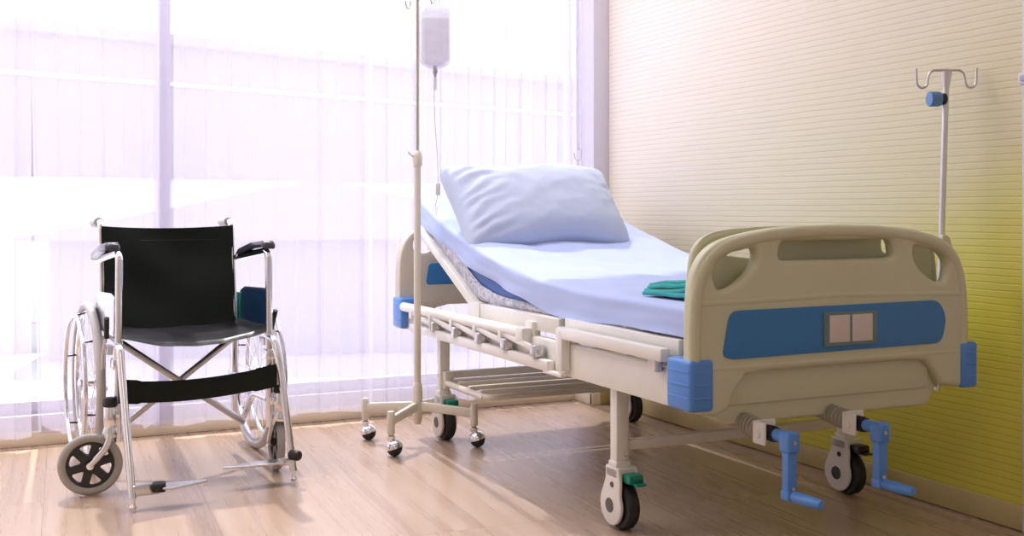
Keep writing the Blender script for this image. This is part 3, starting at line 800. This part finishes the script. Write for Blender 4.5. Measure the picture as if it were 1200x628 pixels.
# bedsheet
bm = new(); G = []
NY, NX = 150, 96
def sheet_pt(v, u):
    """v 0..1 along the bed, u -1..1 across incl. hanging sides"""
    y = 2.425+(4.455-2.425)*v
    zt = interp(TOP, y); lo = interp(LOW, y)
    x0, x1 = 1.682, 2.568; W = x1-x0
    su = abs(u)
    # wrinkles
    taut = .0045*math.sin((y*3.2+(u+1)*1.6)*6+2*noise.noise(Vector((u*2, y*1.5, 0))))*max(0, min(1, (y-2.6)*1.2))
    wr = .010*noise.noise(Vector((u*1.6+y*.8, y*2.6-u*.6, 3)))+.004*noise.noise(Vector((u*7, y*9, 7)))
    if su <= .78:
        x = (x0+x1)/2+u/.78*(W/2-.012); e = max(0, (su-.70)/.08)
        z = zt+(wr+taut)*(1-e)-.006*e*e
        return Vector((x, y, z))
    t = (su-.78)/.22; s = 1 if u > 0 else -1
    ang_ = min(1, t/.22)*PI/2
    xx = (W/2-.012)+.012*math.sin(ang_); dz = -.006-.012*(1-math.cos(ang_))
    drop = zt-.018-(lo if s < 0 else zt-.08)
    if t > .22: dz = -.018-drop*(t-.22)/.78
    x = (x0+x1)/2+s*(xx+.006*math.sin(y*14+u*3)*t+.008*noise.noise(Vector((y*5, t*3, 9)))*t)
    z = zt+dz
    return Vector((x, y, z+.004*noise.noise(Vector((y*6, 1, 2)))*t))
for j in range(NY+1):
    G.append([bm.verts.new(sheet_pt(j/NY, 2*i/NX-1)) for i in range(NX+1)])
# foot end drop
rowf = G[0]; prev = rowf
ends = []
for k in range(1, 7):
    cur = []
    for i, v in enumerate(rowf):
        u = 2*i/NX-1; zt = .694; drop = .082*k/6; z = min(v.co.z, max(v.co.z-drop, .612))
        y = 2.425-(.010*math.sin(min(1, k/3)*PI/2))
        cur.append(bm.verts.new((v.co.x, y-.002*k/6+.0025*noise.noise(Vector((u*8, k*.3, 4))), max(.611, v.co.z-drop))))
    ends.append(cur)
allrows = ends[::-1]+G
for A, B in zip(allrows, allrows[1:]):
    for i in range(NX):
        try: bm.faces.new((A[i], A[i+1], B[i+1], B[i]))
        except ValueError: pass
bmesh.ops.recalc_face_normals(bm, faces=bm.faces)
o = obj('bedsheet', bm, SHEET, None, 180); o.location = bed_world(BB); o.rotation_euler.z = BROT
tag(o, 'pale blue fitted sheet stretched over the mattress of the hospital bed', 'bedsheet')

# pillow
PC = Vector((2.038, 4.045, .955)); tilt = R(48)
bm = new(); n = 44; a_, b__ = .375, .225
def pil(u, v, sg):
    e = max(0, (1-abs(u)**3.2)*(1-abs(v)**2.8))
    t = .112*e**.37
    xx = a_*u*(1-.055*(1-abs(v)**2.0))*(1+.02*v); yy = b__*v*(1-.10*(1-abs(u)**2.2)*(abs(v)))
    if u < 0: yy *= 1+.06*(-u)**4
    xx *= 1-.045*abs(v)**8; yy *= 1-.07*abs(u)**8
    yy += .010*math.sin(5*u+.5)*abs(v)
    edge = abs(u)**4
    w = .004*noise.noise(Vector((u*4.0+v*1.5, v*3-u*1.6, 11)))+.0025*noise.noise(Vector((u*9-v*4, v*6+u*5, 3)))*(1+1.5*edge)
    if u < -.4: w += .0075*math.sin((v*1.3-u*.9)*19+3*noise.noise(Vector((u*3, v*3, 1))))*((-u-.4)/.6)
    sag = -.018*(u*u)
    return Vector((xx, yy, sg*(t+w*min(1, e*3)*(1 if sg > 0 else .3))+sag*0))
V = {}
for sg in (1, -1):
    for i in range(n+1):
        for j in range(n+1):
            if sg < 0 and (i in (0, n) or j in (0, n)): V[(sg, i, j)] = V[(1, i, j)]; continue
            uu = math.sin((2*i/n-1)*PI/2)*.5+(2*i/n-1)*.5; vv = math.sin((2*j/n-1)*PI/2)*.5+(2*j/n-1)*.5
            V[(sg, i, j)] = bm.verts.new(pil(uu, vv, sg))
for sg in (1, -1):
    for i in range(n):
        for j in range(n):
            q = [V[(sg, i, j)], V[(sg, i+1, j)], V[(sg, i+1, j+1)], V[(sg, i, j+1)]]
            bm.faces.new(q if sg > 0 else q[::-1])
bm.transform(Matrix.Rotation(R(-1.2), 4, 'Y') @ Matrix.Rotation(tilt, 4, 'X'))
pb = bed_world(PC)
o = obj('pillow', bm, PILLOW, None, 180, base=(0, 0, 0)); o.location = pb; o.rotation_euler.z = BROT
tag(o, 'plump pale blue pillow propped on the raised head of the bed', 'pillow')

# folded teal cloth
bm = new()
lay = 4
for k in range(lay):
    z0 = .7035+k*.0125; sx = .0+.006*k
    nx, ny = 26, 14; gt = []; 
    T = bmesh.new()
    out = round2([(1.725+sx, 2.745-.004*k), (1.757+sx, 2.49), (2.16, 2.47), (2.14, 2.76)], .03)[::-1]
    me_b = new(); plate(me_b, out, [], .0135, .0062, Matrix.Translation((0, 0, z0+.006)))
    bmesh.ops.subdivide_edges(me_b, edges=[e for e in me_b.edges if e.calc_length() > .03], cuts=6)
    for v in me_b.verts:
        v.co.z += .006*noise.noise(Vector((v.co.x*9, v.co.y*12, k*.7)))+(.006 if k else 0)*math.sin((v.co.y-2.4)*17)
        v.co.x += .006*noise.noise(Vector((v.co.y*20, k, 3)))
        if v.co.y > 2.66 : v.co.z -= (k+.3)*.0045*min(1, (v.co.y-2.66)/.09)
    append(bm, me_b); T.free()
o = obj('folded_towel', bm, TEAL, None, 60); o.location = bed_world(BB); o.rotation_euler.z = BROT
tag(o, 'folded teal green cloth lying on the foot of the bed', 'towel')

# ------------------------------------------------------------------ infusion pole at the foot corner of the bed, by the wall
BASE = Vector((2.585, 2.47, .40)); IVP = thing('infusion_pole', 'slim steel infusion pole with two hooks rising behind the footboard at the wall', 'infusion pole', (2.634, 2.47, .40), 0)
def pole(b):
    tube(b, [(2.580, 2.47, .40), (2.617, 2.47, 1.33)], .0095, 14)
    lathe(b, [(0, 0), (.0095, 0), (.015, .035), (.0165, .05), (0, .055)], (2.617, 2.47, 1.325), (0.04, 0, 1), 16)
part('pole', STEEL, pole, IVP)
ARM = (.87, -.49, 0)
def hook(b, q):
    def P_(d, z): return (2.619+ARM[0]*d*q, 2.47+ARM[1]*d*q, z)
    pts = [P_(0, 1.379), P_(.042, 1.379), P_(.052, 1.368), P_(.056, 1.352)]
    for k in range(9):
        t = PI+PI*k/8; pts.append(P_(.073+.017*math.cos(t), 1.345+.020*math.sin(t)))
    pts.append(P_(.091, 1.385))
    tube(b, fillet(pts, .006, 2), .0042, 8)
for q in (1, -1): part('hook', STEEL, lambda b, q=q: hook(b, q), IVP)
KN = part('clamp_knob', mat('pale_blue_knob', (.12, .26, .52), .35), lambda b: lathe(b, [(0, .012), (.014, .012), (.015, .018), (.022, .019), (.0235, .024), (.0235, .050), (.022, .053), (0, .054)], (2.615, 2.47, 1.290), (-.87, .30, 0.0), 24), IVP)
part('knob_face', DARK, lambda b: lathe(b, [(0, 0), (.016, 0), (.019, .004), (.017, .016), (0, .018)], (2.615, 2.47, 1.290), (-.87, .30, 0.0), 20), KN)

# ------------------------------------------------------------------ wheeled drip stand beside the bed
S0 = Vector((1.592, 4.20, 0)); BASE = S0
DS = thing('drip_stand', 'cream wheeled drip stand with chrome upper pole beside the bed head', 'drip stand', S0, 0)
def low(b): 
    tube(b, [(S0.x, S0.y, .09), (S0.x, S0.y, 1.15)], .0145, 16)
    lathe(b, [(0, .078), (.012, .08), (.019, .10), (.021, .14), (.021, .215), (.0185, .24), (.0145, .25)], S0, (0, 0, 1), 20)
part('lower_pole', STANDC, low, DS)
part('upper_pole', STEEL, lambda b: tube(b, [(S0.x, S0.y, 1.15), (S0.x, S0.y, 1.83)], .0085, 14), DS)
CO = part('height_collar', STANDC, lambda b: lathe(b, [(0, 1.125), (.016, 1.125), (.020, 1.135), (.020, 1.17), (.017, 1.185), (.012, 1.19), (0, 1.19)], S0, (0, 0, 1), 20), DS)
part('lock_screw', STEEL, lambda b: tube(b, [(S0.x-.018, S0.y, 1.165), (S0.x-.045, S0.y-.01, 1.185)], .004, 8), CO)
ends = [(1.425, 4.365), (1.420, 4.034), (1.775, 4.045), (1.765, 4.375)]
for (x, y) in ends:
    d = Vector((x-S0.x, y-S0.y, 0))
    L_ = part('leg', STANDC, lambda b: (beam(b, (S0.x, S0.y, .155), (x, y, .135), .020, .036, .006), lathe(b, [(0, .085), (.014, .085), (.0155, .09), (.0155, .16), (.013, .172), (0, .175)], (x, y, 0), (0, 0, 1), 16)), DS)
    part('caster_neck', CHROME, lambda b: lathe(b, [(0, .06), (.013, .06), (.016, .07), (.016, .078), (.009, .082), (.009, .09), (0, .09)], (x, y, 0), (0, 0, 1), 16), L_)
    off = Vector((.012, -.008, 0)); C_ = Vector((x, y, .030))+off
    part('ball_caster', RUBBER, lambda b: lathe(b, [(0, -.026)]+[(.030*math.cos(t), .030*math.sin(t)) for t in [R(-60+12*k) for k in range(11)]]+[(0, .026)], C_, (.75, .6, .25), 24), L_)
    def hood(b):
        prof = [(0, .0335)]+[(.0335*math.sin(R(9*k)), .0335*math.cos(R(9*k))) for k in range(1, 11)]+[(.031, 0)]
        lathe(b, prof, C_+Vector((0, 0, .001)), (-.25, .15, 1), 24)
    part('caster_hood', CHROME, hood, L_)
def dhook(b, q):
    v = Vector((-.80, -.5, 0)) if q < 0 else Vector((.86, .42, 0))
    v.normalize(); P0 = Vector((S0.x, S0.y, 1.80))
    pts = [P0, P0+v*.06+Vector((0, 0, .0)), P0+v*.10+Vector((0, 0, -.012))]
    if q < 0:
        e = P0+v*.052
        pts = [P0+Vector((0, 0, .01)), P0+v*.045+Vector((0, 0, -.003)), P0+v*.050+Vector((0, 0, -.035)), P0+v*.062+Vector((0, 0, -.043)), P0+v*.074+Vector((0, 0, -.035)), P0+v*.078+Vector((0, 0, -.012))]
    else:
        pts = [P0+Vector((0, 0, .02)), P0+v*.075+Vector((0, 0, .035)), P0+v*.080+Vector((0, 0, .010)), P0+v*.092+Vector((0, 0, .002)), P0+v*.104+Vector((0, 0, .010)), P0+v*.106+Vector((0, 0, .03))]
    tube(b, fillet(pts, .012, 5), .0032, 8)
for q in (-1, 1): part('hook', STEEL, lambda b, q=q: dhook(b, q), DS)

# drip bag with its line
BC = Vector((1.683, 4.235, 1.665)); BASE = BC
BG = thing('drip_bag', 'clear plastic drip bottle with infusion line hanging from the drip stand', 'drip bag', BC, R(-25))
def bag(sc=1.0):
    b = new()
    w, h, t = .064*sc, .134*sc, .030*sc
    pts = []
    rows = []
    prof = [(-1.0, .30, .30), (-.96, .52, .5), (-.88, .80, .75), (-.80, .95, .92), (-.70, 1, 1), (0, 1, 1), (.72, 1, 1), (.85, .93, .85), (.94, .76, .6), (1.0, .5, .3)]
    for zz, kx, ky in prof:
        rr = []
        for k in range(28):
            a = 2*PI*k/28; cx, cy = math.cos(a), math.sin(a)
            rr.append(b.verts.new((BC.x+w*kx*math.copysign(abs(cx)**.55, cx), BC.y+t*ky*math.copysign(abs(cy)**.7, cy), BC.z+h*zz)))
        rows.append(rr)
    for A, B in zip(rows, rows[1:]):
        for k in range(28): b.faces.new((A[k], A[(k+1) % 28], B[(k+1) % 28], B[k]))
    b.faces.new(rows[0][::-1]); b.faces.new(rows[-1]); return b
obj('bottle', bag(1), BAGPL, BG, 60)
b = bag(.9)
for v in b.verts: v.co.z = min(v.co.z, BC.z+.075)
obj('fluid', b, FLUID, BG, 60)
part('port', mat('grey_port', (.45, .45, .47), .4), lambda b: (lathe(b, [(0, -.165), (.006, -.165), (.008, -.150), (.011, -.148), (.011, -.138), (.008, -.136), (.009, -.12), (0, -.12)], BC, (0, 0, 1), 16)), BG)
part('hanging_loop', STEEL, lambda b: ring(b, BC+Vector((0, 0, .145)), (0, 1, 0), .018, .0018, 24, 6), BG)
part('infusion_tube', mat('tube_plastic', (.78, .78, .84), .25), lambda b: tube(b, [BC+Vector(p) for p in ((0, 0, -.16), (-.004, 0, -.24), (.0, -.004, -.36), (.010, -.004, -.50), (.013, 0, -.62), (.010, .004, -.66), (.000, .004, -.70), (.004, 0, -.74), (.012, 0, -.70))], .0020, 6), BG)
part('roller_clamp', CASTW, lambda b: rbox(b, BC.x+.002, BC.x+.022, BC.y-.012, BC.y+.006, BC.z-.655, BC.z-.605, .004), BG)
part('drip_chamber', BAGPL, lambda b: lathe(b, [(0, -.225), (.004, -.222), (.0085, -.215), (.0085, -.175), (.005, -.165), (0, -.165)], BC, (0, 0, 1), 14), BG)

# small hook on a cord beside the curtain
BASE = Vector((2.59, 4.66, 1.2))
CH = thing('hook_cord', 'thin cord with a small chrome hook hanging in front of the curtain by the corner', 'cord', BASE)
part('cord', mat('cord_white', (.55, .54, .6), .5), lambda b: (tube(b, [(2.594, 4.66, 3.09), (2.592, 4.66, 1.24)], .0018, 6), tube(b, [(2.594, 4.66, 1.20), (2.592, 4.66, 1.03)], .0014, 6)), CH)
part('hook', STEEL, lambda b: tube(b, fillet([(2.594, 4.655, 1.245), (2.61, 4.655, 1.24), (2.608, 4.655, 1.205), (2.59, 4.655, 1.185), (2.572, 4.655, 1.20), (2.570, 4.655, 1.225)], .012, 4), .003, 8), CH)

# latch box on the right hand door frame
BASE = Vector((2.755, 2.225, 1.33))
LT = thing('door_latch', 'small white latch box on the door frame at the right edge', 'latch', BASE)
part('latch_box', JAMB, lambda b: rbox(b, 2.728, 2.7535, 2.19, 2.262, 1.315, 1.352, .005), LT)
part('latch_keeper', mat('latch_grey', (.45, .43, .5), .4), lambda b: rbox(b, 2.722, 2.729, 2.205, 2.25, 1.325, 1.342, .002), LT)
BASE = Vector((0, 0, 0))

# ------------------------------------------------------------------ light
w = bpy.data.worlds.new('World'); scene.world = w; w.use_nodes = True
bgn = w.node_tree.nodes['Background']; bgn.inputs[0].default_value = (.93, .93, 1.0, 1); bgn.inputs[1].default_value = 1.8

def area(name, loc, rot, sx, sy, power, col=(1, 1, 1)):
    l = bpy.data.lights.new(name, 'AREA'); l.shape = 'RECTANGLE'; l.size = sx; l.size_y = sy; l.energy = power; l.color = col
    o = bpy.data.objects.new(name, l); COL.objects.link(o); o.location = loc; o.rotation_euler = rot; return o
pl_ = area('window_portal', (.47, 4.93, 1.49), (R(-90), 0, 0), 4.4, 2.7, 1); pl_.data.cycles.is_portal = True
area('fill_light', (.3, 4.0, 3.06), (R(-12), 0, 0), 3.6, 1.0, 95, (.98, .95, 1))  # unseen fill lamp added to brighten the room on the window side
area('fill_light', (-.2, 1.0, 3.06), (0, 0, 0), 1.8, 1.8, 9, (1, .93, .84))  # second added fill, weak and warm, above the near part of the room
sl = bpy.data.lights.new('sun', 'SUN'); sl.energy = 8.0; sl.angle = R(1.2); sl.color = (1, .93, .85)
so = bpy.data.objects.new('sun', sl); COL.objects.link(so)
dirv = Vector((-.055, -1.0, -1.26)).normalized(); so.rotation_euler = dirv.to_track_quat('-Z', 'Y').to_euler()
so.location = (0, 10, 8)

# ------------------------------------------------------------------ camera
cam = bpy.data.cameras.new('camera'); co = bpy.data.objects.new('camera', cam); COL.objects.link(co)
cam.sensor_width = 36; cam.lens = 36*1290/1200; cam.shift_y = -68/1200
co.location = (0, 0, .95); co.rotation_euler = (R(90), 0, -math.atan(620/1290))
cam.clip_start = .05; scene.camera = co
scene.view_settings.view_transform = 'Standard'; scene.view_settings.look = 'None'
scene.view_settings.exposure = 0; scene.view_settings.gamma = 1
scene.cycles.max_bounces = 10; scene.cycles.diffuse_bounces = 5; scene.cycles.transparent_max_bounces = 16
scene.cycles.caustics_reflective = False; scene.cycles.sample_clamp_indirect = 6
